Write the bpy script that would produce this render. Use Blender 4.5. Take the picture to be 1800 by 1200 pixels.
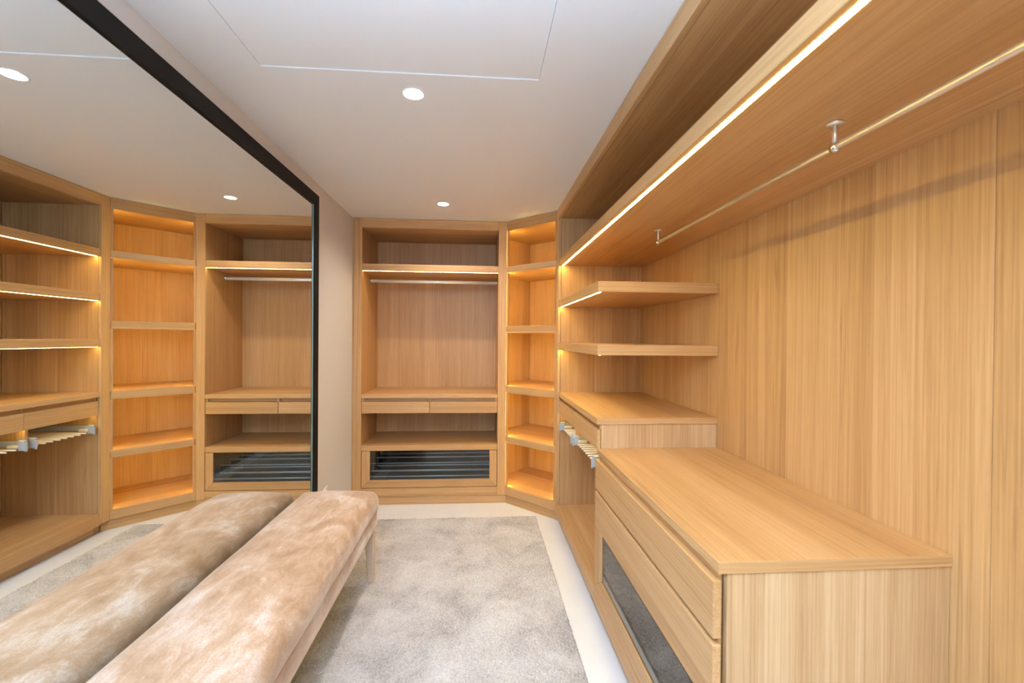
import bpy, bmesh, math, random
from mathutils import Vector, Matrix

for o in list(bpy.data.objects):
    bpy.data.objects.remove(o, do_unlink=True)
S = bpy.context.scene
COL = S.collection

# ------------------------------------------------------------------ camera, world, light, exposure
F_PX, YAW, PITCH, ROLL, EYE = 769.1, 0.0736, 0.0061, 0.0081, 1.45
fw = Vector((math.sin(YAW) * math.cos(PITCH), math.cos(YAW) * math.cos(PITCH), -math.sin(PITCH)))
rt = Vector((math.cos(YAW), -math.sin(YAW), 0))
up = rt.cross(fw)
r2 = rt * math.cos(ROLL) + up * math.sin(ROLL)
u2 = up * math.cos(ROLL) - rt * math.sin(ROLL)
cd = bpy.data.cameras.new('camera')
cam = bpy.data.objects.new('camera', cd)
COL.objects.link(cam)
cd.sensor_width = 36.0
cd.lens = F_PX / 1800 * 36
cd.clip_start = 0.02
cd.dof.use_dof = True
cd.dof.focus_distance = 3.3
cd.dof.aperture_fstop = 3.2
m = Matrix((r2, u2, -fw)).transposed().to_4x4()
m.translation = (0, 0, EYE)
cam.matrix_world = m
S.camera = cam

W = bpy.data.worlds.new('daylight')
S.world = W
W.use_nodes = True
W.node_tree.nodes['Background'].inputs[0].default_value = (0.78, 0.88, 1.0, 1)
W.node_tree.nodes['Background'].inputs[1].default_value = 0.6

S.view_settings.view_transform = 'Standard'
S.view_settings.look = 'None'
S.view_settings.gamma = 1
S.view_settings.use_curve_mapping = False
S.view_settings.exposure = 0.27

WIN = (-1.0, 0.45, 0.95, 2.38)            # window behind the camera: x0, x1, z0, z1
YB = -0.95                                # wall behind the camera
DAY_W = 17.0
FLASH_W = 830.0
FLASH_TILT = -2
LED_COL = (1.0, 0.78, 0.20)
LED_S = 32.0
DL_COL = (1.0, 0.90, 0.78)
DL_S = 1300.0
ld = bpy.data.lights.new('window_daylight', 'AREA')
ld.shape = 'RECTANGLE'
ld.size, ld.size_y = WIN[1] - WIN[0], WIN[3] - WIN[2]
ld.energy = DAY_W
ld.color = (0.62, 0.80, 1.0)
lo = bpy.data.objects.new('window_daylight', ld)
COL.objects.link(lo)
lo.location = ((WIN[0] + WIN[1]) / 2, YB - 0.14, (WIN[2] + WIN[3]) / 2)
lo.rotation_euler = (math.pi / 2, 0, 0)

# the photographer's flash, tipped up so that the ceiling above the camera throws its light back down
fd = bpy.data.lights.new('bounce_flash', 'SPOT')
fd.energy = FLASH_W
fd.color = (0.52, 0.72, 1.0)
fd.spot_size = math.radians(142)
fd.spot_blend = 1.0
fd.shadow_soft_size = 0.04
fo = bpy.data.objects.new('bounce_flash', fd)
COL.objects.link(fo)
fo.location = (-0.15, -0.35, 1.50)
fo.rotation_euler = (math.radians(180 - FLASH_TILT), 0, 0)

# ------------------------------------------------------------------ measured room
H = 2.479
XW, XM = -1.094, -1.068
YB0, YBB = 3.846, 4.431                   # back wardrobe: front, back panel
XR, XSH, XRB = 0.609, 0.618, 1.277        # right unit: frame front, shelf fronts, back panel
YR, YR1 = 3.469, 3.393                    # right unit far stile
YC, YD = 2.2616, 1.0874                   # bay / chest boundary, chest near end
YE = -0.88                                # right unit near end, behind the camera

# ------------------------------------------------------------------ materials
MATS = {}
def nodes(name):
    mt = bpy.data.materials.new(name)
    mt.use_nodes = True
    nt = mt.node_tree
    b = nt.nodes['Principled BSDF']
    return mt, nt, b
def N(nt, t, **k):
    n = nt.nodes.new(t)
    for a, v in k.items():
        setattr(n, a, v)
    return n
def math_(nt, op, a, b=None, clamp=False):
    n = N(nt, 'ShaderNodeMath', operation=op, use_clamp=clamp)
    for i, v in enumerate((a, b)):
        if v is None: continue
        if isinstance(v, (int, float)): n.inputs[i].default_value = v
        else: nt.links.new(v, n.inputs[i])
    return n.outputs[0]
def plain(name, col, rough=0.5, metal=0.0, **k):
    mt, nt, b = nodes(name)
    b.inputs['Base Color'].default_value = (*col, 1)
    b.inputs['Roughness'].default_value = rough
    b.inputs['Metallic'].default_value = metal
    for a, v in k.items():
        b.inputs[a].default_value = v
    return mt

def wood(name, axis, c_dark, c_mid, c_light, leaf=0.135, rough=0.42, contrast=1.0):
    """rift-cut oak veneer, grain along axis ('x','y','z','d' = diagonal in plan)"""
    mt, nt, b = nodes(name)
    L = nt.links.new
    tc = N(nt, 'ShaderNodeTexCoord')
    oi = N(nt, 'ShaderNodeObjectInfo')
    rot = N(nt, 'ShaderNodeMapping')
    # bring the grain onto local z
    rot.inputs['Rotation'].default_value = {'z': (0, 0, 0), 'x': (0, math.pi / 2, 0), 'y': (math.pi / 2, 0, 0),
                                            'd': (0, math.pi / 2, 0)}[axis]
    src = tc.outputs['Object']
    if axis == 'd':
        r0 = N(nt, 'ShaderNodeMapping')
        r0.inputs['Rotation'].default_value = (0, 0, math.pi / 4)
        L(src, r0.inputs['Vector']); src = r0.outputs[0]
    L(src, rot.inputs['Vector'])
    sep = N(nt, 'ShaderNodeSeparateXYZ'); L(rot.outputs[0], sep.inputs[0])
    rnd = math_(nt, 'MULTIPLY', oi.outputs['Random'], 37.0)
    cross = math_(nt, 'ADD', math_(nt, 'ADD', sep.outputs[0], sep.outputs[1]), rnd)
    # veneer leaves
    li = math_(nt, 'FLOOR', math_(nt, 'DIVIDE', cross, leaf))
    wn = N(nt, 'ShaderNodeTexWhiteNoise', noise_dimensions='1D'); L(li, wn.inputs['W'])
    # per leaf shift of the pattern
    comb = N(nt, 'ShaderNodeCombineXYZ')
    L(math_(nt, 'ADD', sep.outputs[0], rnd), comb.inputs[0])
    L(math_(nt, 'ADD', sep.outputs[1], rnd), comb.inputs[1])
    L(math_(nt, 'ADD', sep.outputs[2], math_(nt, 'MULTIPLY', wn.outputs[0], 5.0)), comb.inputs[2])
    def noise(sx, sz, det, dist=0.0):
        mp = N(nt, 'ShaderNodeMapping'); mp.inputs['Scale'].default_value = (sx, sx, sz)
        L(comb.outputs[0], mp.inputs['Vector'])
        n = N(nt, 'ShaderNodeTexNoise')
        n.inputs['Scale'].default_value = 1.0; n.inputs['Detail'].default_value = det
        n.inputs['Roughness'].default_value = 0.6; n.inputs['Distortion'].default_value = dist
        L(mp.outputs[0], n.inputs['Vector']); return n.outputs['Fac']
    wide = noise(15, 0.5, 3, 0.3)
    fine = noise(150, 1.6, 3, 0.2)
    vn = noise(24, 0.33, 1.5, 0.4)
    vein = math_(nt, 'SUBTRACT', 1.0, math_(nt, 'DIVIDE', math_(nt, 'ABSOLUTE', math_(nt, 'SUBTRACT', vn, 0.46)), 0.022), clamp=True)
    vmask = math_(nt, 'MULTIPLY', math_(nt, 'SUBTRACT', noise(9, 0.8, 1), 0.36), 2.6, clamp=True)
    pore = noise(260, 9, 2)
    v = math_(nt, 'ADD', math_(nt, 'MULTIPLY', math_(nt, 'SUBTRACT', wide, 0.5), 0.62 * contrast),
              math_(nt, 'MULTIPLY', math_(nt, 'SUBTRACT', fine, 0.5), 0.95 * contrast))
    v = math_(nt, 'ADD', v, math_(nt, 'MULTIPLY', math_(nt, 'SUBTRACT', pore, 0.5), 0.35 * contrast))
    v = math_(nt, 'ADD', v, math_(nt, 'MULTIPLY', math_(nt, 'SUBTRACT', wn.outputs[0], 0.5), 0.26 * contrast))
    v = math_(nt, 'SUBTRACT', v, math_(nt, 'MULTIPLY', math_(nt, 'MULTIPLY', vein, vmask), 0.42))
    v = math_(nt, 'ADD', v, 0.5, clamp=True)
    cr = N(nt, 'ShaderNodeValToRGB')
    e = cr.color_ramp.elements
    e[0].position = 0.08; e[0].color = (*c_dark, 1)
    e[1].position = 0.92; e[1].color = (*c_light, 1)
    k = e.new(0.5); k.color = (*c_mid, 1)
    L(v, cr.inputs[0]); L(cr.outputs[0], b.inputs['Base Color'])
    b.inputs['Roughness'].default_value = rough
    b.inputs['Specular IOR Level'].default_value = 0.5
    bp = N(nt, 'ShaderNodeBump'); bp.inputs['Strength'].default_value = 0.12; bp.inputs['Distance'].default_value = 0.002
    L(fine, bp.inputs['Height']); L(bp.outputs[0], b.inputs['Normal'])
    return mt
OD, OM, OL = (0.41, 0.212, 0.078), (0.57, 0.318, 0.126), (0.69, 0.425, 0.203)
WOOD = {a: wood('oak_' + a, a, OD, OM, OL) for a in 'xyzd'}
PALE = wood('oak_pale_z', 'z', (0.50, 0.292, 0.130), (0.62, 0.392, 0.192), (0.72, 0.49, 0.27), leaf=0.085, contrast=1.5)

WALL = plain('wall_paint', (0.70, 0.665, 0.63), 0.7)
CEIL = plain('ceiling_paint', (0.84, 0.86, 0.875), 0.75)
BLACK = plain('black_lacquer', (0.006, 0.005, 0.005), 0.6, **{'Specular IOR Level': 0.2})
DARK = plain('dark_gap', (0.02, 0.015, 0.01), 0.8)
CHROME = plain('chrome', (0.80, 0.80, 0.82), 0.12, 1.0)
STEEL = plain('brushed_steel', (0.80, 0.77, 0.73), 0.30, 0.8)
GREYP = plain('grey_plastic', (0.40, 0.42, 0.44), 0.4)
ROD = plain('polished_aluminium', (0.92, 0.93, 0.95), 0.35, 0.3)
CREAM = plain('cream_rod', (0.78, 0.66, 0.50), 0.35)
WHITE = plain('white_plastic', (0.85, 0.85, 0.84), 0.4)
MIRR = plain('mirror_silver', (0.86, 0.885, 0.87), 0.0, 1.0)
GEDGE = plain('glass_edge', (0.20, 0.30, 0.27), 0.15)
LEGW = plain('limed_wood', (0.70, 0.54, 0.40), 0.5)

def thin_glass(name, tint, gloss, ior):
    mt, nt, b = nodes(name)
    nt.nodes.remove(b)
    L = nt.links.new
    tr = N(nt, 'ShaderNodeBsdfTransparent'); tr.inputs[0].default_value = (*tint, 1)
    gl = N(nt, 'ShaderNodeBsdfGlossy'); gl.inputs['Roughness'].default_value = 0.0; gl.inputs[0].default_value = (gloss, gloss, gloss, 1)
    fr = N(nt, 'ShaderNodeFresnel'); fr.inputs[0].default_value = ior
    mx = N(nt, 'ShaderNodeMixShader')
    L(fr.outputs[0], mx.inputs[0]); L(tr.outputs[0], mx.inputs[1]); L(gl.outputs[0], mx.inputs[2])
    L(mx.outputs[0], nt.nodes['Material Output'].inputs[0])
    return mt
GLASS = thin_glass('smoked_glass', (0.86, 0.90, 0.91), 1.0, 1.6)
GLASS2 = thin_glass('dark_glass', (0.74, 0.79, 0.80), 1.0, 2.3)
FELT = plain('grey_felt', (0.10, 0.095, 0.088), 0.9)
CLEAR = thin_glass('window_glass', (0.98, 0.99, 0.99), 1.0, 1.45)
def emit(name, col, s, axis=None, pitch=0.0167):
    mt, nt, b = nodes(name)
    b.inputs['Base Color'].default_value = (0.8, 0.75, 0.65, 1)
    b.inputs['Emission Color'].default_value = (*col, 1)
    b.inputs['Emission Strength'].default_value = s
    if axis is not None:        # single diodes along the strip
        tc = N(nt, 'ShaderNodeTexCoord'); sp = N(nt, 'ShaderNodeSeparateXYZ')
        nt.links.new(tc.outputs['Object'], sp.inputs[0])
        w = math_(nt, 'SINE', math_(nt, 'MULTIPLY', sp.outputs[axis], 2 * math.pi / pitch))
        w = math_(nt, 'MULTIPLY', math_(nt, 'ADD', math_(nt, 'MULTIPLY', w, 0.55), 1.0), s)
        nt.links.new(w, b.inputs['Emission Strength'])
    return mt
LED = [emit('led_strip_x', LED_COL, LED_S, 0), emit('led_strip_y', LED_COL, LED_S * 1.65, 1), emit('led_strip_z', LED_COL, LED_S * 2.7, 2)]
LED_SOFT = emit('led_strip_soft', LED_COL, LED_S * 0.45, 1)
LAMP = emit('lamp_glow', DL_COL, DL_S)

def stone_mat():
    mt, nt, b = nodes('white_stone')
    tc = N(nt, 'ShaderNodeTexCoord')
    n = N(nt, 'ShaderNodeTexNoise'); n.inputs['Scale'].default_value = 3.0; n.inputs['Detail'].default_value = 5
    nt.links.new(tc.outputs['Object'], n.inputs['Vector'])
    cr = N(nt, 'ShaderNodeValToRGB')
    cr.color_ramp.elements[0].position = 0.3; cr.color_ramp.elements[0].color = (0.72, 0.71, 0.70, 1)
    cr.color_ramp.elements[1].position = 0.7; cr.color_ramp.elements[1].color = (0.78, 0.77, 0.76, 1)
    nt.links.new(n.outputs['Fac'], cr.inputs[0]); nt.links.new(cr.outputs[0], b.inputs['Base Color'])
    b.inputs['Roughness'].default_value = 0.38
    return mt
STONE = stone_mat()
def carpet_mat():
    mt, nt, b = nodes('carpet_pile')
    L = nt.links.new
    tc = N(nt, 'ShaderNodeTexCoord')
    def noise(s, d, dist=0.0, r=0.55):
        n = N(nt, 'ShaderNodeTexNoise'); n.inputs['Scale'].default_value = s; n.inputs['Detail'].default_value = d
        n.inputs['Distortion'].default_value = dist; n.inputs['Roughness'].default_value = r
        L(tc.outputs['Object'], n.inputs['Vector']); return n.outputs['Fac']
    big = noise(3.6, 7, 0.5, 0.68)
    tuft = noise(150, 3)
    v = math_(nt, 'ADD', math_(nt, 'MULTIPLY', math_(nt, 'SUBTRACT', big, 0.5), 1.7),
              math_(nt, 'MULTIPLY', math_(nt, 'SUBTRACT', tuft, 0.5), 1.5))
    v = math_(nt, 'ADD', v, 0.58, clamp=True)
    cr = N(nt, 'ShaderNodeValToRGB')
    e = cr.color_ramp.elements
    e[0].position = 0.05; e[0].color = (0.25, 0.225, 0.205, 1)
    e[1].position = 0.95; e[1].color = (0.63, 0.595, 0.565, 1)
    k = e.new(0.5); k.color = (0.475, 0.435, 0.405, 1)
    L(v, cr.inputs[0]); L(cr.outputs[0], b.inputs['Base Color'])
    b.inputs['Roughness'].default_value = 1.0
    b.inputs['Specular IOR Level'].default_value = 0.0
    b.inputs['Sheen Weight'].default_value = 0.25
    bp = N(nt, 'ShaderNodeBump'); bp.inputs['Strength'].default_value = 0.5; bp.inputs['Distance'].default_value = 0.004
    L(tuft, bp.inputs['Height']); L(bp.outputs[0], b.inputs['Normal'])
    return mt
CARPET = carpet_mat()
def velvet_mat():
    mt, nt, b = nodes('crushed_velvet')
    L = nt.links.new
    tc = N(nt, 'ShaderNodeTexCoord')
    def noise(sc, d, dist=0.0, r=0.55, off=0.0):
        mp = N(nt, 'ShaderNodeMapping'); mp.inputs['Scale'].default_value = sc
        mp.inputs['Location'].default_value = (off, off, 0); mp.inputs['Rotation'].default_value = (0, 0, 0.35)
        L(tc.outputs['Object'], mp.inputs['Vector'])
        n = N(nt, 'ShaderNodeTexNoise'); n.inputs['Scale'].default_value = 1.0; n.inputs['Detail'].default_value = d
        n.inputs['Distortion'].default_value = dist; n.inputs['Roughness'].default_value = r
        L(mp.outputs[0], n.inputs['Vector']); return n.outputs['Fac']
    patch = noise((5.0, 3.6, 4), 5, 0.5, 0.62)
    streak = noise((34, 9, 20), 5, 1.0, 0.65, 3.0)
    nap = noise((220, 160, 200), 2)
    v = math_(nt, 'ADD', math_(nt, 'MULTIPLY', math_(nt, 'SUBTRACT', patch, 0.5), 2.0),
              math_(nt, 'MULTIPLY', math_(nt, 'SUBTRACT', streak, 0.5), 0.85))
    v = math_(nt, 'ADD', v, math_(nt, 'MULTIPLY', math_(nt, 'SUBTRACT', nap, 0.5), 0.5))
    v = math_(nt, 'ADD', v, 0.45, clamp=True)
    cr = N(nt, 'ShaderNodeValToRGB')
    e = cr.color_ramp.elements
    e[0].position = 0.1; e[0].color = (0.34, 0.20, 0.105, 1)
    e[1].position = 0.9; e[1].color = (0.65, 0.56, 0.495, 1)
    k = e.new(0.52); k.color = (0.49, 0.33, 0.218, 1)
    L(v, cr.inputs[0]); L(cr.outputs[0], b.inputs['Base Color'])
    b.inputs['Roughness'].default_value = 0.6
    b.inputs['Specular IOR Level'].default_value = 0.25
    b.inputs['Sheen Weight'].default_value = 0.6
    b.inputs['Sheen Roughness'].default_value = 0.35
    b.inputs['Sheen Tint'].default_value = (1, 0.9, 0.8, 1)
    bp = N(nt, 'ShaderNodeBump'); bp.inputs['Strength'].default_value = 0.12; bp.inputs['Distance'].default_value = 0.004
    L(streak, bp.inputs['Height']); L(bp.outputs[0], b.inputs['Normal'])
    return mt
VELVET = velvet_mat()

# ------------------------------------------------------------------ builders
def tag(o, label=None, cat=None, group=None, kind=None):
    if label: o['label'] = label
    if cat: o['category'] = cat
    if group: o['group'] = group
    if kind: o['kind'] = kind
    return o
def root(name, loc, label, cat, group=None):
    o = bpy.data.objects.new(name, None)
    o.empty_display_size = 0.1
    COL.objects.link(o); o.location = loc
    return tag(o, label, cat, group)
def origin(o):
    p = Vector((0, 0, 0))
    while o is not None:
        p += o.location; o = o.parent
    return p
def link(name, bm, mat, parent=None, smooth=False):
    """verts come in room coordinates; the mesh is stored relative to its parent"""
    bmesh.ops.recalc_face_normals(bm, faces=bm.faces)
    if parent is not None:
        off = origin(parent)
        bmesh.ops.translate(bm, verts=bm.verts, vec=-off)
    me = bpy.data.meshes.new(name)
    bm.to_mesh(me); bm.free()
    if smooth:
        for p in me.polygons: p.use_smooth = True
    me.materials.append(mat)
    o = bpy.data.objects.new(name, me)
    COL.objects.link(o)
    o.parent = parent
    return o
def bm_prism(bm, pts, z0, z1):
    a = [bm.verts.new((x, y, z0)) for x, y in pts]
    b = [bm.verts.new((x, y, z1)) for x, y in pts]
    n = len(pts)
    bm.faces.new(a[::-1]); bm.faces.new(b)
    for i in range(n):
        bm.faces.new((a[i], a[(i + 1) % n], b[(i + 1) % n], b[i]))
def bm_box(bm, x, y, z):
    bm_prism(bm, [(x[0], y[0]), (x[1], y[0]), (x[1], y[1]), (x[0], y[1])], z[0], z[1])
def bev(bm, w):
    if w: bmesh.ops.bevel(bm, geom=list(bm.edges), offset=w, segments=1, affect='EDGES', clamp_overlap=True)
def box(name, x, y, z, mat, parent=None, b=0.0012):
    bm = bmesh.new(); bm_box(bm, x, y, z); bev(bm, b)
    return link(name, bm, mat, parent)
def prism(name, pts, z, mat, parent=None, b=0.0012):
    bm = bmesh.new(); bm_prism(bm, pts, *z); bev(bm, b)
    return link(name, bm, mat, parent)
def extr(name, pts3, vec, mat, parent=None, b=0.0008):
    """polygon given in 3D, extruded by vec"""
    bm = bmesh.new()
    a = [bm.verts.new(p) for p in pts3]
    c = [bm.verts.new(Vector(p) + Vector(vec)) for p in pts3]
    n = len(a)
    bm.faces.new(a); bm.faces.new(c[::-1])
    for i in range(n):
        bm.faces.new((a[i], c[i], c[(i + 1) % n], a[(i + 1) % n]))
    bev(bm, b)
    return link(name, bm, mat, parent)
def bm_tube(bm, path, r, seg=12, sq=(1, 1), caps=True):
    path = [Vector(p) for p in path]
    rings = []
    for i, p in enumerate(path):
        t = (path[min(i + 1, len(path) - 1)] - path[max(i - 1, 0)]).normalized()
        ref = Vector((0, 0, 1)) if abs(t.z) < 0.95 else Vector((1, 0, 0))
        s = t.cross(ref).normalized(); w = s.cross(t).normalized()
        rr = r[i] if isinstance(r, (list, tuple)) else r
        rings.append([bm.verts.new(p + s * math.cos(2 * math.pi * k / seg) * rr * sq[0] + w * math.sin(2 * math.pi * k / seg) * rr * sq[1]) for k in range(seg)])
    for a, b in zip(rings, rings[1:]):
        for k in range(seg):
            bm.faces.new((a[k], a[(k + 1) % seg], b[(k + 1) % seg], b[k]))
    if caps:
        bm.faces.new(rings[0][::-1]); bm.faces.new(rings[-1])
def tube(name, path, r, mat, parent=None, seg=12, sq=(1, 1)):
    bm = bmesh.new(); bm_tube(bm, path, r, seg, sq)
    return link(name, bm, mat, parent, smooth=False if seg < 7 else True)
def struct(o): o['kind'] = 'structure'; return o

# ------------------------------------------------------------------ room shell
WT = 0.10
struct(box('floor', (XW - WT, XRB + WT), (YB - WT, 4.75), (-0.08, 0.0), STONE, b=0))
struct(box('wall_left', (XW - WT, XW), (YB, 4.75), (0, H), WALL, b=0))
struct(box('wall_far', (XW - WT, XRB + WT), (4.5, 4.6), (0, H + 0.2), WALL, b=0))
struct(box('wall_right', (XRB + 0.03, XRB + 0.03 + WT), (YB, 4.5), (0, H), WALL, b=0))
bm = bmesh.new()                       # wall behind the camera, with a window opening
x0, x1, z0, z1 = WIN
for X, Z in (((XW - WT, x0), (0, H)), ((x1, XRB + WT), (0, H)), ((x0, x1), (0, z0)), ((x0, x1), (z1, H))):
    bm_box(bm, X, (YB - WT, YB), Z)
struct(link('wall_near', bm, WALL))
wf = bmesh.new()
for X, Z in (((x0, x0 + .05), (z0, z1)), ((x1 - .05, x1), (z0, z1)), ((x0 + .05, x1 - .05), (z0, z0 + .05)), ((x0 + .05, x1 - .05), (z1 - .05, z1)),
             (((x0 + x1) / 2 - .025, (x0 + x1) / 2 + .025), (z0 + .05, z1 - .05))):
    bm_box(wf, X, (YB - .08, YB - .03), Z)
win = struct(link('window_1', wf, WHITE))
for a, c in ((x0 + .05, (x0 + x1) / 2 - .025), ((x0 + x1) / 2 + .025, x1 - .05)):
    box('pane', (a, c), (YB - .058, YB - .052), (z0 + .05, z1 - .05), CLEAR, win, b=0)

# ceiling with a hatch opening and two lamp holes
HX, HY = (-0.840, 0.228), (-0.30, 1.737)
LAMPS = [(-0.287, 1.877), (-0.287, 3.392)]
bm = bmesh.new()
def loop(pts, z):
    v = [bm.verts.new((x, y, z)) for x, y in pts]
    return v, [bm.edges.new((v[i], v[(i + 1) % len(v)])) for i in range(len(v))]
LR = 0.040
outl = [(XW - WT, YB - WT), (XRB + WT, YB - WT), (XRB + WT, 4.6), (XW - WT, 4.6)]
holes = [[(HX[0], HY[0]), (HX[1], HY[0]), (HX[1], HY[1]), (HX[0], HY[1])]]
for lx, ly in LAMPS:
    holes.append([(lx + LR * math.cos(2 * math.pi * k / 32), ly + LR * math.sin(2 * math.pi * k / 32)) for k in range(32)])
es = []
for p in [outl] + holes:
    v, e = loop(p, H); es += e
    tv = [bm.verts.new((q.co.x, q.co.y, H + 0.09)) for q in v]
    for i in range(len(v)):
        bm.faces.new((v[i], v[(i + 1) % len(v)], tv[(i + 1) % len(v)], tv[i]))
bmesh.ops.triangle_fill(bm, use_beauty=True, use_dissolve=False, edges=es)
bm_box(bm, (XW - WT, XRB + WT), (YB - WT, 4.6), (H + 0.09, H + 0.2))
me_c = link('ceiling', bm, CEIL); struct(me_c)
g = 0.0012
t = root('access_hatch', ((HX[0] + HX[1]) / 2, (HY[0] + HY[1]) / 2, H), 'large white flush access panel outlined in the ceiling', 'hatch')
box('hatch_panel', (HX[0] + g, HX[1] - g), (HY[0] + g, HY[1] - g), (H + 0.004, H + 0.025), CEIL, t, 0.001)
bm = bmesh.new()
for X, Y in (((HX[0], HX[0] + .03), HY), ((HX[1] - .03, HX[1]), HY), ((HX[0] + .03, HX[1] - .03), (HY[0], HY[0] + .03)), ((HX[0] + .03, HX[1] - .03), (HY[1] - .03, HY[1]))):
    bm_box(bm, X, Y, (H + 0.03, H + 0.04))
link('hatch_frame', bm, CEIL, t)

def downlight(lx, ly, label):
    t = root('downlight', (lx, ly, H), label, 'downlight', 'recessed ceiling downlights')
    seg = 32
    def lathe(name, prof, mat):
        bm = bmesh.new(); rings = []
        for r, z in prof:
            rings.append([bm.verts.new((lx + r * math.cos(2 * math.pi * k / seg), ly + r * math.sin(2 * math.pi * k / seg), z)) for k in range(seg)])
        for a, b in zip(rings, rings[1:]):
            for k in range(seg): bm.faces.new((a[k], a[(k + 1) % seg], b[(k + 1) % seg], b[k]))
        return bm, rings
    bm, _ = lathe('trim', [(0.0395, H + 0.004), (0.0395, H - 0.002), (0.044, H - 0.003), (0.047, H - 0.0005), (0.047, H + 0.0)], None)
    link('trim_ring', bm, CEIL, t, True)
    bm, rg = lathe('refl', [(0.039, H + 0.001), (0.034, H + 0.022), (0.030, H + 0.03)], None)
    link('reflector', bm, WHITE, t, True)
    bm, rg = lathe('lamp', [(0.032, H + 0.024), (0.024, H + 0.0195), (0.010, H + 0.018)], None)
    bm.faces.new(rg[-1])
    link('lamp', bm, LAMP, t, True)
downlight(*LAMPS[0], 'round recessed downlight beside the ceiling access panel')
downlight(*LAMPS[1], 'round recessed downlight close to the far wardrobe')

# carpet laid into the stone border
CX, CY = (-0.96, 0.468), (YB + 0.12, 3.535)
random.seed(4)
bm = bmesh.new()
st = 0.008
nx, ny = int((CX[1] - CX[0]) / st), int((CY[1] - 0.9) / st)
rows = []
for j in range(ny + 1):
    y = 0.9 + (CY[1] - 0.9) * j / ny
    row = []
    for i in range(nx + 1):
        x = CX[0] + (CX[1] - CX[0]) * i / nx
        ed = i in (0, nx) or j == ny
        row.append(bm.verts.new((x + (0 if ed else random.uniform(-.003, .003)) + (random.uniform(-.003, .002) if i == nx else 0), y + (0 if ed else random.uniform(-.003, .003)),
                                 0.004 if ed else 0.011 + random.uniform(-.0035, .0035))))
    rows.append(row)
for a, b in zip(rows, rows[1:]):
    for i in range(nx): bm.faces.new((a[i], a[i + 1], b[i + 1], b[i]))
bm_box(bm, CX, (CY[0], 0.9), (0.0, 0.011))
bm_box(bm, (CX[0] + .004, CX[1] - .004), (0.9, CY[1] - .004), (0.0, 0.003))
tag(link('carpet', bm, CARPET), 'mottled beige-grey pile carpet set inside the white stone floor border', 'carpet')

# ------------------------------------------------------------------ LED helper
def led(axis, x, y, z, parent, mat=None):
    return box('led_strip', x, y, z, mat or LED[axis], parent, b=0)

# ------------------------------------------------------------------ far wardrobe
XI0, XI1, XO1 = -1.0127, 0.1605, 0.232
t = root('wardrobe', ((XW + XO1) / 2, (YB0 + YBB) / 2, 0), 'oak wardrobe across the far wall with two slim drawers and a glass-fronted drawer', 'wardrobe')
box('scribe_strip', (XW + .001, -1.082), (YB0 + .006, YB0 + .03), (0.002, H - .004), WOOD['z'], t)
box('stile', (-1.080, XI0), (YB0, YB0 + .022), (0.075, H - .002), WOOD['z'], t)
box('stile', (XI1, XO1), (YB0, YB0 + .022), (0.075, H - .002), WOOD['z'], t)
box('side_panel', (-1.06, XI0 - .001), (YB0 + .024, YBB), (0.0, H - .02), WOOD['z'], t)
box('side_panel', (XI1 + .001, XO1 - .004), (YB0 + .024, YBB), (0.0, H - .02), WOOD['z'], t)
box('top_rail', (XI0 + .001, XI1 - .001), (YB0, YB0 + .022), (2.397, H - .002), WOOD['x'], t)
box('top_panel', (XI0, XI1), (YB0 + .024, YBB), (2.397, 2.425), WOOD['x'], t)
box('back_panel', (-1.06, XO1), (YBB + .001, YBB + .02), (0.0, H - .02), WOOD['z'], t)
box('bottom_rail', (XI0 + .001, XI1 - .001), (YB0, YB0 + .022), (0.075, 0.147), WOOD['x'], t)
box('bottom_panel', (XI0, XI1), (YB0 + .045, YBB), (0.12, 0.147), WOOD['x'], t)
box('kick_board', (-1.08, XO1 + .006), (YB0 + .014, YB0 + .0235), (0.0, 0.071), WOOD['x'], t)
s = box('shelf', (XI0 + .001, XI1 - .001), (YB0 + .004, YBB), (2.0266, 2.087), WOOD['x'], t)
led(0, (XI0 + .003, XI1 - .003), (YB0 + .008, YB0 + .014), (2.0254, 2.0280), s)
box('counter', (XI0 + .001, XI1 - .001), (YB0 + .001, YBB), (0.9274, 0.9617), WOOD['x'], t)
box('shelf', (XI0 + .001, XI1 - .001), (YB0 + .001, YBB), (0.4726, 0.5195), WOOD['x'], t)
XS = -0.432
box('drawer_floor', (XI0 + .001, XI1 - .001), (YB0 + .03, YBB), (0.797, 0.812), WOOD['x'], t)
for a in (XI0 + .012, XS, XI1 - .012):
    box('drawer_divider', (a - .010, a + .010), (YB0 + .010, YB0 + .0185), (0.898, 0.9265), WOOD['z'], t)
    box('drawer_divider', (a - .010, a + .010), (YB0 + .042, YBB - .02), (0.8125, 0.9265), WOOD['z'], t)
for a, c in ((XI0 + .0035, XS - .002), (XS + .002, XI1 - .0035)):
    d = box('drawer', (a, c), (YB0 + .003, YB0 + .0175), (0.797, 0.897), WOOD['x'], t)
    box('drawer_box', (a + .02, c - .02), (YB0 + .042, YBB - .05), (0.814, 0.895), WOOD['x'], d)
box('back_rail', (XI0 + .002, XI1 - .002), (YB0 + .032, YB0 + .040), (0.8985, 0.9265), WOOD['x'], t)
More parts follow.
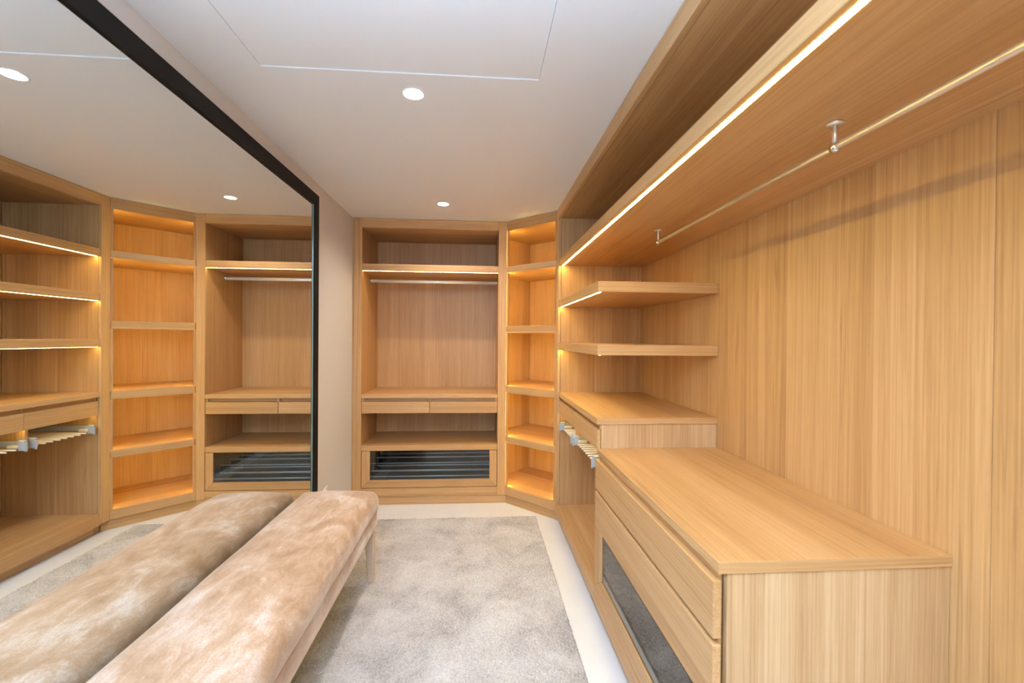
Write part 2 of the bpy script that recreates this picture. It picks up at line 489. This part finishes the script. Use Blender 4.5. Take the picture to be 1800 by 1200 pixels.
# glass-fronted drawer with a chrome pull-out rack
ga, gb, gz0, gz1, gz = XI0 + .0045, XI1 - .0045, 0.1525, 0.4685, 0.219
gl, gr = -0.938, 0.093
dr = extr('glass_drawer', [(ga, YB0 + .002, gz0), (gb, YB0 + .002, gz0), (gr, YB0 + .002, gz), (gl, YB0 + .002, gz)], (0, .02, 0), WOOD['x'], t)
extr('drawer_stile', [(ga, YB0 + .002, gz0 + .0008), (gl - .0008, YB0 + .002, gz + .0008), (gl - .0008, YB0 + .002, gz1), (ga, YB0 + .002, gz1)], (0, .02, 0), WOOD['z'], dr)
extr('drawer_stile', [(gb, YB0 + .002, gz0 + .0008), (gr + .0008, YB0 + .002, gz + .0008), (gr + .0008, YB0 + .002, gz1), (gb, YB0 + .002, gz1)], (0, .02, 0), WOOD['z'], dr)
tag(box('glass_pane', (gl, gr), (YB0 + .009, YB0 + .014), (gz, gz1 - .002), GLASS, dr, b=0), 'smoked glass pane')
box('drawer_tray', (ga + .01, gb - .01), (YB0 + .028, YBB - .012), (0.1485, 0.160), FELT, dr)
box('drawer_back', (ga + .01, gb - .01), (YBB - .011, YBB - .003), (0.1485, 0.462), FELT, dr)
for yy, zz, r in ((YB0 + .06, 0.232, .006), (YB0 + .13, 0.262, .008), (YB0 + .13, 0.33, .004), (YB0 + .30, 0.335, .006), (YB0 + .30, 0.26, .006), (YB0 + .46, 0.40, .006), (YB0 + .46, 0.33, .006)):
    tube('rack_rod', [(gl - .02, yy, zz), (gr + .02, yy, zz)], r, ROD, dr, 10)
for xx in (gl - .015, gr + .015):
    box('rack_slide', (xx - .006, xx + .006), (YB0 + .03, YBB - .06), (0.236, 0.272), CHROME, dr)
    for yy in (YB0 + .13, YB0 + .30, YB0 + .46):
        tube('rack_post', [(xx + .01, yy, 0.25), (xx + .01, yy, 0.34 if yy < YB0 + .4 else 0.41)], .005, CHROME, dr, 8)

# hanging rail of the far wardrobe
t = root('hanging_rail', ((XI0 + XI1) / 2, 4.13, 1.974), 'straight chrome clothes rail across the far wardrobe', 'clothes rail', 'clothes rails')
tube('rod', [(XI0 + .012, 4.13, 1.974), (XI1 - .012, 4.13, 1.974)], .015, ROD, t, 16, (0.55, 1))
for a, c in ((XI0 + .001, XI0 + .012), (XI1 - .012, XI1 - .001)):
    bm = bmesh.new()
    bm_tube(bm, [(a, 4.13, 1.978), (c, 4.13, 1.978)], .024, 16, (0.6, 1))
    link('end_socket', bm, CHROME, t, True)

# ------------------------------------------------------------------ diagonal corner shelving
A, B = Vector((XO1, YB0)), Vector((XR, YR))
dd = (B - A).normalized(); nn = Vector((-dd.y, dd.x))      # nn points into the cabinet
FL = (B - A).length
def dg(u, w): q = A + dd * u + nn * w; return (q.x, q.y)
INS = [(0.241, 3.872), (0.250, 4.19), (0.505, 4.437), (1.193, 3.749), (0.953, 3.478), (0.622, 3.4745)]  # inside outline
t = root('corner_shelving', (0.62, 3.93, 0), 'diagonal oak corner unit of open shelves between the two wardrobes', 'shelving')
def thick(p, q, w):
    p, q = Vector(p), Vector(q); n = (q - p).normalized(); n = Vector((-n.y, n.x)) * w
    return [tuple(p), tuple(q), tuple(q + n), tuple(p + n)]
prism('side_panel', thick(INS[1], INS[2], .018), (0, H - .02), WOOD['z'], t)
prism('side_panel', thick(INS[3], INS[4], .018), (0, H - .02), WOOD['z'], t)
prism('side_panel', [INS[0], INS[1], (INS[1][0] - .014, INS[1][1]), (INS[0][0] - .010, INS[0][1])], (0, H - .02), WOOD['z'], t)
prism('back_panel', thick(INS[2], INS[3], .018), (0, H - .02), WOOD['z'], t)
prism('top_rail', [dg(.001, .0), dg(FL - .001, 0), dg(FL - .001, .022), dg(.001, .022)], (2.397, H - .002), WOOD['d'], t)
prism('top_panel', INS, (2.405, 2.425), WOOD['d'], t)
prism('bottom_rail', [dg(.001, 0), dg(FL - .001, 0), dg(FL - .001, .022), dg(.001, .022)], (0.075, 0.146), WOOD['d'], t)
prism('kick_board', [dg(-.004, .010), dg(FL + .050, .010), dg(FL + .050, .022), dg(-.004, .022)], (0, 0.073), WOOD['d'], t)
SHIN = [dg(.006, .003), INS[0], INS[1], INS[2], INS[3], INS[4], dg(FL - .006, .003)]
SH5 = [dg(.012, .024), INS[1], INS[2], INS[3], INS[4], dg(FL - .012, .024)]
prism('bottom_panel', SH5, (0.12, 0.146), WOOD['d'], t)
lv = [(2.0321, 2.0844), (1.5031, 1.5612), (0.9744, 1.0353), (0.5357, 0.5893)]
for za, zb in lv:
    prism('shelf', SHIN, (za, zb), WOOD['d'], t)
gaps = [(2.086, 2.403), (1.563, 2.030), (1.037, 1.501), (0.591, 0.972), (0.148, 0.533)]
for za, zb in gaps:
    prism('led_lip', [dg(.001, .002), dg(.017, .002), dg(.017, .018), dg(.001, .018)], (za + .001, zb - .001), WOOD['z'], t, 0.0006)
    prism('led_strip', [dg(.002, .0195), dg(.010, .0195), dg(.010, .0225), dg(.002, .0225)], (za + .004, zb - .004), LED[2], t, 0)
    prism('led_lip', [dg(FL - .017, .002), dg(FL - .001, .002), dg(FL - .001, .018), dg(FL - .017, .018)], (za + .001, zb - .001), WOOD['z'], t, 0.0006)
    prism('led_strip', [dg(FL - .010, .0195), dg(FL - .002, .0195), dg(FL - .002, .0225), dg(FL - .010, .0225)], (za + .004, zb - .004), LED[2], t, 0)

# ------------------------------------------------------------------ right open wardrobe (frame, long lit shelf, back panels)
t = root('open_wardrobe', ((XR + XRB) / 2, 1.2, 0), 'long oak open wardrobe wall on the right with a lit overhead shelf', 'wardrobe')
box('stile', (XR, XR + .022), (YR1, YR), (0.075, H - .002), WOOD['z'], t)
box('side_panel', (XR + .024, XRB), (YR1 + .001, YR1 + .06), (0.076, H - .02), WOOD['z'], t)
box('kick_board', (XR + .050, XR + .065), (YR1 + .0005, YR1 + .046), (0.0, 0.067), WOOD['y'], t)
box('side_panel', (XR, XRB), (YE - .04, YE), (0.0, H - .002), WOOD['z'], t)
box('top_rail', (XR, XR + .022), (YE, YR1 - .001), (2.397, H - .002), WOOD['y'], t)
box('top_panel', (XR + .024, XRB), (YE, YR1), (2.397, 2.425), WOOD['y'], t)
s = box('shelf', (XSH, XRB - .001), (YE, YR1 - .001), (2.026, 2.080), WOOD['y'], t)
led(1, (XSH + .020, XSH + .033), (YE + .01, YR1 - .004), (2.0250, 2.0285), s)
for a, c in ((2.2630, YR1), (1.0, 2.2615), (-0.2, 0.9985), (YE, -0.2015)):
    box('back_panel', (XRB, XRB + .02), (a, c), (0.0, H - .02), WOOD['z'], t, 0.0008)

# clothes rail under the long shelf
RX, RZ = 0.930, 1.962
t = root('hanging_rail', (RX, 0.5, RZ), 'long metal clothes rail hung beneath the lit overhead shelf on the right', 'clothes rail', 'clothes rails')
tube('rod', [(RX, YE + .05, RZ), (RX, 2.245, RZ)], .0085, STEEL, t, 16, (0.8, 1.1))
for yy in (2.235, 1.092, -0.051):
    b = tube('bracket', [(RX, yy, RZ + .012), (RX, yy, 2.024)], .0055, STEEL, t, 12)
    bm = bmesh.new(); bm_tube(bm, [(RX, yy, 2.020), (RX, yy, 2.0258)], .020, 20)
    link('mounting_plate', bm, STEEL, b, True)
    bm = bmesh.new(); bm_tube(bm, [(RX, yy - .009, RZ), (RX, yy + .009, RZ)], .0125, 16, (0.8, 1.05))
    link('clamp', bm, CHROME, b, True)

# two shelves in the bay
for za, zb, lab in ((1.7021, 1.7572, 'upper of two short oak shelves with a light strip in the right bay'),
                    (1.3673, 1.4231, 'lower of two short oak shelves at eye level in the right bay')):
    t = root('shelf', ((XSH + XRB) / 2, (YC + YR1) / 2, za), lab, 'shelf', 'short shelves in the right bay')
    box('board', (XSH, XRB - .001), (YC, YR1 - .001), (za, zb), WOOD['y'], t)
    box('edge_band', (XSH, XRB - .001), (YC - .0015, YC - .0001), (za, zb), WOOD['x'], t, 0.0004)
    led(1, (XSH + .012, XSH + .022), (YC + .012, YR1 - .004), (za - .001, za + .002), t)

# ------------------------------------------------------------------ bay drawer unit with open base
t = root('drawer_cabinet', ((XSH + XRB) / 2, (YC + YR1) / 2, 0), 'tall oak cabinet with two slim drawers above an open trouser bay', 'cabinet')
box('counter', (XSH, XRB - .001), (YC, YR1 - .001), (1.0018, 1.0357), WOOD['y'], t)
box('edge_band', (XSH, XRB - .001), (YC - .0015, YC - .0001), (1.0018, 1.0357), WOOD['x'], t, 0.0004)
box('side_panel', (XSH + .026, XRB - .001), (YC + .004, YC + .022), (0.076, 1.0012), PALE, t)
box('back_rail', (XSH + .026, XSH + .034), (YC + .024, YR1 - .002), (0.87, 1.0012), WOOD['y'], t)
box('drawer_floor', (XSH + .05, XRB - .001), (YC + .024, YR1 - .002), (0.872, 0.887), WOOD['y'], t)
YS = 2.868
for a, c in ((YC + .012, YS - .0012), (YS + .0012, YR1 - .004)):
    d = box('drawer', (XSH + .006, XSH + .024), (a, c), (0.868, 0.972), WOOD['y'], t)
    box('drawer_box', (XSH + .06, XRB - .05), (a + .03, c - .03), (0.889, 0.985), WOOD['y'], d)
for yy in (YC + .02, YS, YR1 - .014):
    box('drawer_divider', (XSH + .02, XSH + .034), (yy - .010, yy + .010), (0.974, 1.0012), WOOD['z'], t)
led(1, (XSH + .040, XSH + .048), (YC + .03, YR1 - .006), (0.866, 0.870), t, LED_SOFT)
box('partition', (XSH + .035, XRB - .05), (2.905, 2.923), (0.735, 0.866), WOOD['z'], t)
box('base_shelf', (XR + .024, XRB - .001), (YC + .023, YR1 - .001), (0.12, 0.150), WOOD['y'], t)
box('bottom_rail', (XR + .001, XR + .023), (YC + .001, YR1 - .001), (0.068, 0.150), WOOD['y'], t)
box('kick_board', (XR + .050, XR + .065), (YC + .001, YR1 - .001), (0.0, 0.067), WOOD['y'], t)

# ------------------------------------------------------------------ trouser racks
def trouser_rack(y0, y1, label, n):
    t = root('trouser_rack', (0.9, (y0 + y1) / 2, 0.745), label, 'trouser rack', 'pull-out trouser racks')
    for y, sgn in ((y0, 1), (y1, -1)):
        b = box('bracket', (0.630, 0.668), (y, y + .020 * sgn) if sgn > 0 else (y - .020, y), (0.742, 0.806), GREYP, t, 0.004)
        box('bracket_tip', (0.622, 0.634), (y + .002, y + .016) if sgn > 0 else (y - .016, y - .002), (0.736, 0.790), GREYP, b, 0.003)
        box('slide', (0.668, 1.20), (y + .004, y + .013) if sgn > 0 else (y - .013, y - .004), (0.764, 0.800), GREYP, t, 0.002)
        box('pad', (0.660, 0.720), (y + .006, y + .030) if sgn > 0 else (y - .030, y - .006), (0.758, 0.776), CREAM, t, 0.003)
    box('cross_bar', (1.10, 1.16), (y0 + .013, y1 - .013), (0.752, 0.784), GREYP, t, 0.003)
    for i in range(n):
        y = y0 + .045 + (y1 - y0 - .09) * i / (n - 1)
        tube('rod', [(0.652, y, 0.752), (1.11, y, 0.760)], .0058, CREAM, t, 10)
trouser_rack(2.935, 3.368, 'pull-out trouser rack under the slim drawers next to the corner shelving', 8)
trouser_rack(2.375, 2.893, 'pull-out trouser rack under the slim drawers next to the low chest', 9)

# ------------------------------------------------------------------ chest of drawers
t = root('chest_of_drawers', ((XSH + XRB) / 2, (YC + YD) / 2, 0), 'low oak chest of drawers with a glass-fronted bottom drawer in the right foreground', 'chest of drawers')
box('top', (XSH + .004, XRB - .001), (YD, YC + .003), (0.845, 0.8757), WOOD['y'], t, 0.002)
box('edge_band', (XSH + .004, XRB - .001), (YD - .0015, YD - .0001), (0.845, 0.8757), WOOD['x'], t, 0.0004)
box('side_panel', (XSH + .030, XRB - .001), (YD + .004, YD + .024), (0.002, 0.8445), PALE, t)
box('side_panel', (XR + .024, XRB - .001), (YC - .020, YC - .0005), (0.076, 0.8445), WOOD['z'], t)
box('front_rail', (XSH + .0175, XSH + .029), (YD + .025, YC - .022), (0.480, 0.8445), WOOD['y'], t)
FX = (XR + .003, XR + .025)
for a, c in ((0.672, 0.822), (0.476, 0.655)):
    d = box('drawer', FX, (YD + .006, YC - .002), (a, c), WOOD['y'], t, 0.0015)
    box('drawer_box', (XSH + .05, XRB - .06), (YD + .06, YC - .06), (a + .02, c - .01), WOOD['y'], d)
# glass drawer
ya, yb, za, zb, zi = YD + .006, YC - .002, 0.155, 0.4745, 0.238
yi0, yi1 = YD + .086, 2.140
dr = extr('glass_drawer', [(FX[0], ya, za), (FX[0], yb, za), (FX[0], yi1, zi), (FX[0], yi0, zi)], (.022, 0, 0), WOOD['y'], t)
extr('drawer_stile', [(FX[0], ya, za + .0008), (FX[0], yi0 - .0008, zi + .0008), (FX[0], yi0 - .0008, zb), (FX[0], ya, zb)], (.022, 0, 0), WOOD['z'], dr)
extr('drawer_stile', [(FX[0], yb, za + .0008), (FX[0], yi1 + .0008, zi + .0008), (FX[0], yi1 + .0008, zb), (FX[0], yb, zb)], (.022, 0, 0), WOOD['z'], dr)
tag(box('glass_pane', (FX[0] + .007, FX[0] + .012), (yi0, yi1), (zi, zb - .012), GLASS2, dr, b=0), 'smoked glass pane')
for xx, zz in ((0.70, 0.262), (0.80, 0.262), (0.92, 0.30), (1.04, 0.34), (1.16, 0.38)):
    tube('rack_rod', [(xx, yi0 - .02, zz), (xx, yi1 + .02, zz)], .006, ROD, dr, 10)
for yy in (yi0 - .015, yi1 + .015):
    box('rack_slide', (0.66, 1.22), (yy - .006, yy + .006), (0.236, 0.272), CHROME, dr)
box('base_panel', (XR + .024, XRB - .001), (YD + .026, YC - .022), (0.12, 0.150), WOOD['y'], t)
box('bottom_rail', (XR + .001, XR + .023), (YD + .006, YC - .0005), (0.068, 0.1525), WOOD['y'], t)
box('kick_board', (XR + .050, XR + .065), (YD + .03, YC), (0.0, 0.067), WOOD['y'], t)

# ------------------------------------------------------------------ wall mirror
MY0, MY1, MZ0, MZ1 = -0.6, 2.965, 0.06, 2.374
fw_, fx0, fx1 = 0.074, XW + .001, XM + .010
t = root('wall_mirror', (XW, (MY0 + MY1) / 2, MZ0), 'huge black-framed mirror covering the left wall behind the bench', 'mirror')
extr('frame_rail', [(fx0, MY0, MZ1), (fx0, MY1, MZ1), (fx0, MY1 - fw_, MZ1 - fw_), (fx0, MY0 + fw_, MZ1 - fw_)], (fx1 - fx0, 0, 0), BLACK, t)
extr('frame_rail', [(fx0, MY0, MZ0), (fx0, MY1, MZ0), (fx0, MY1 - fw_, MZ0 + fw_), (fx0, MY0 + fw_, MZ0 + fw_)], (fx1 - fx0, 0, 0), BLACK, t)
extr('frame_stile', [(fx0, MY1, MZ0), (fx0, MY1, MZ1), (fx0, MY1 - fw_, MZ1 - fw_), (fx0, MY1 - fw_, MZ0 + fw_)], (fx1 - fx0, 0, 0), BLACK, t)
extr('frame_stile', [(fx0, MY0, MZ0), (fx0, MY0, MZ1), (fx0, MY0 + fw_, MZ1 - fw_), (fx0, MY0 + fw_, MZ0 + fw_)], (fx1 - fx0, 0, 0), BLACK, t)
gla = box('mirror_glass', (XM - .006, XM), (MY0 + fw_ - .004, MY1 - fw_ + .004), (MZ0 + fw_ - .004, MZ1 - fw_ + .004), MIRR, t, b=0)
box('glass_edge', (XM + .0005, XM + .004), (MY1 - fw_ - .008, MY1 - fw_ - .0005), (MZ0 + fw_, MZ1 - fw_), GEDGE, gla, b=0)

# ------------------------------------------------------------------ upholstered bench
def rounded(name, x, y, z, r, mat, parent, dome=0.0, wob=0.0, n=(26, 90, 12)):
    """box with rounded edges; radius r = (plan corner and edge radius); dome lifts the top"""
    bm = bmesh.new()
    c = Vector(((x[0] + x[1]) / 2, (y[0] + y[1]) / 2, (z[0] + z[1]) / 2))
    hx, hy, hz = (x[1] - x[0]) / 2, (y[1] - y[0]) / 2, (z[1] - z[0]) / 2
    vm = {}
    def grid(k, h, m):       # denser near the ends
        v = -math.cos(math.pi * k / m)
        return h * v
    def vert(i, j, k):
        key = (i, j, k)
        if key in vm: return vm[key]
        p = Vector((grid(i, hx, n[0]), grid(j, hy, n[1]) if False else hy * (-1 + 2 * j / n[1]) if 6 < j < n[1] - 6 else math.copysign(hy - (hy * 12 / n[1]) * (min(j, n[1] - j) / 6) ** 1.6, j - n[1] / 2), grid(k, hz, n[2])))
        q = Vector((max(-hx + r, min(hx - r, p.x)), max(-hy + r, min(hy - r, p.y)), max(-hz + min(r, hz), min(hz - min(r, hz), p.z))))
        e = p - q
        if e.length > 1e-9:
            # keep vertical sides, round the edges
            e = e.normalized() * min(r, hz if abs(e.z) > 1e-6 and min(r, hz) == hz else r)
            p = q + e
        if dome and p.z > 0:
            s, t_ = p.x / hx, p.y / hy
            p.z += dome * max(0, 1 - s * s) * max(0, 1 - abs(t_) ** 10) * (p.z / hz)
        if wob:
            p.z += wob * math.sin(p.y * 9 + p.x * 7) * (1 if p.z > 0 else 0)
            p.x += wob * math.sin(p.y * 13 + p.z * 20)
        vm[key] = bm.verts.new(p + c); return vm[key]
    def face(a, b, c_, d):
        try: bm.faces.new((a, b, c_, d))
        except ValueError: pass
    for i in range(n[0]):
        for j in range(n[1]):
            for k in (0, n[2]): face(vert(i, j, k), vert(i + 1, j, k), vert(i + 1, j + 1, k), vert(i, j + 1, k))
    for i in range(n[0]):
        for k in range(n[2]):
            for j in (0, n[1]): face(vert(i, j, k), vert(i + 1, j, k), vert(i + 1, j, k + 1), vert(i, j, k + 1))
    for j in range(n[1]):
        for k in range(n[2]):
            for i in (0, n[0]): face(vert(i, j, k), vert(i, j + 1, k), vert(i, j + 1, k + 1), vert(i, j, k + 1))
    return link(name, bm, mat, parent, True)
BX, BY = (-1.054, -0.592), (0.25, 2.695)
t = root('bench', (-0.82, (BY[0] + BY[1]) / 2, 0), 'long caramel crushed-velvet bench on pale legs in front of the mirror', 'bench')
rounded('cushion', BX, BY, (0.402, 0.534), 0.054, VELVET, t, dome=0.040, wob=0.0012)
rounded('rail', (BX[0] + .010, BX[1] - .012), (BY[0] + .010, BY[1] - .012), (0.318, 0.432), 0.016, VELVET, t, n=(20, 60, 10))
bm = bmesh.new()
bm_box(bm, (BX[0] + .05, BX[1] - .05), (BY[0] + .05, BY[1] - .05), (0.306, 0.319)); link('base_board', bm, DARK, t)
for lx, sx in ((BX[1] - .018, -1), (BX[0] + .018, 1)):
    for ly, sy in ((BY[1] - .055, -1), (BY[0] + .055, 1)):
        bm = bmesh.new()
        tp = [(lx, ly), (lx + sx * .052, ly), (lx + sx * .052, ly + sy * .052), (lx, ly + sy * .052)]
        bt = [(lx + sx * .001, ly), (lx + sx * .032, ly), (lx + sx * .032, ly + sy * .032), (lx + sx * .001, ly + sy * .032)]
        a = [bm.verts.new((*p, 0.0142)) for p in bt]; c = [bm.verts.new((*p, 0.322)) for p in tp]
        bm.faces.new(a); bm.faces.new(c)
        for i in range(4): bm.faces.new((a[i], a[(i + 1) % 4], c[(i + 1) % 4], c[i]))
        bev(bm, .002)
        link('leg', bm, LEGW, t)

# ------------------------------------------------------------------ loose white cable on the wall
bm = bmesh.new()
pts = [(-1.0945, 3.075, .30), (-1.088, 3.080, .34), (-1.078, 3.095, .372), (-1.070, 3.130, .392), (-1.066, 3.165, .402)]
bm_tube(bm, pts, .0045, 10)
pts = [(-1.0945, 3.105, .335), (-1.084, 3.115, .352), (-1.074, 3.135, .366), (-1.068, 3.165, .378)]
bm_tube(bm, pts, .0045, 10)
tag(link('cable', bm, WHITE, None, True), 'loose white cable ends poking from the wall beside the mirror', 'cable')
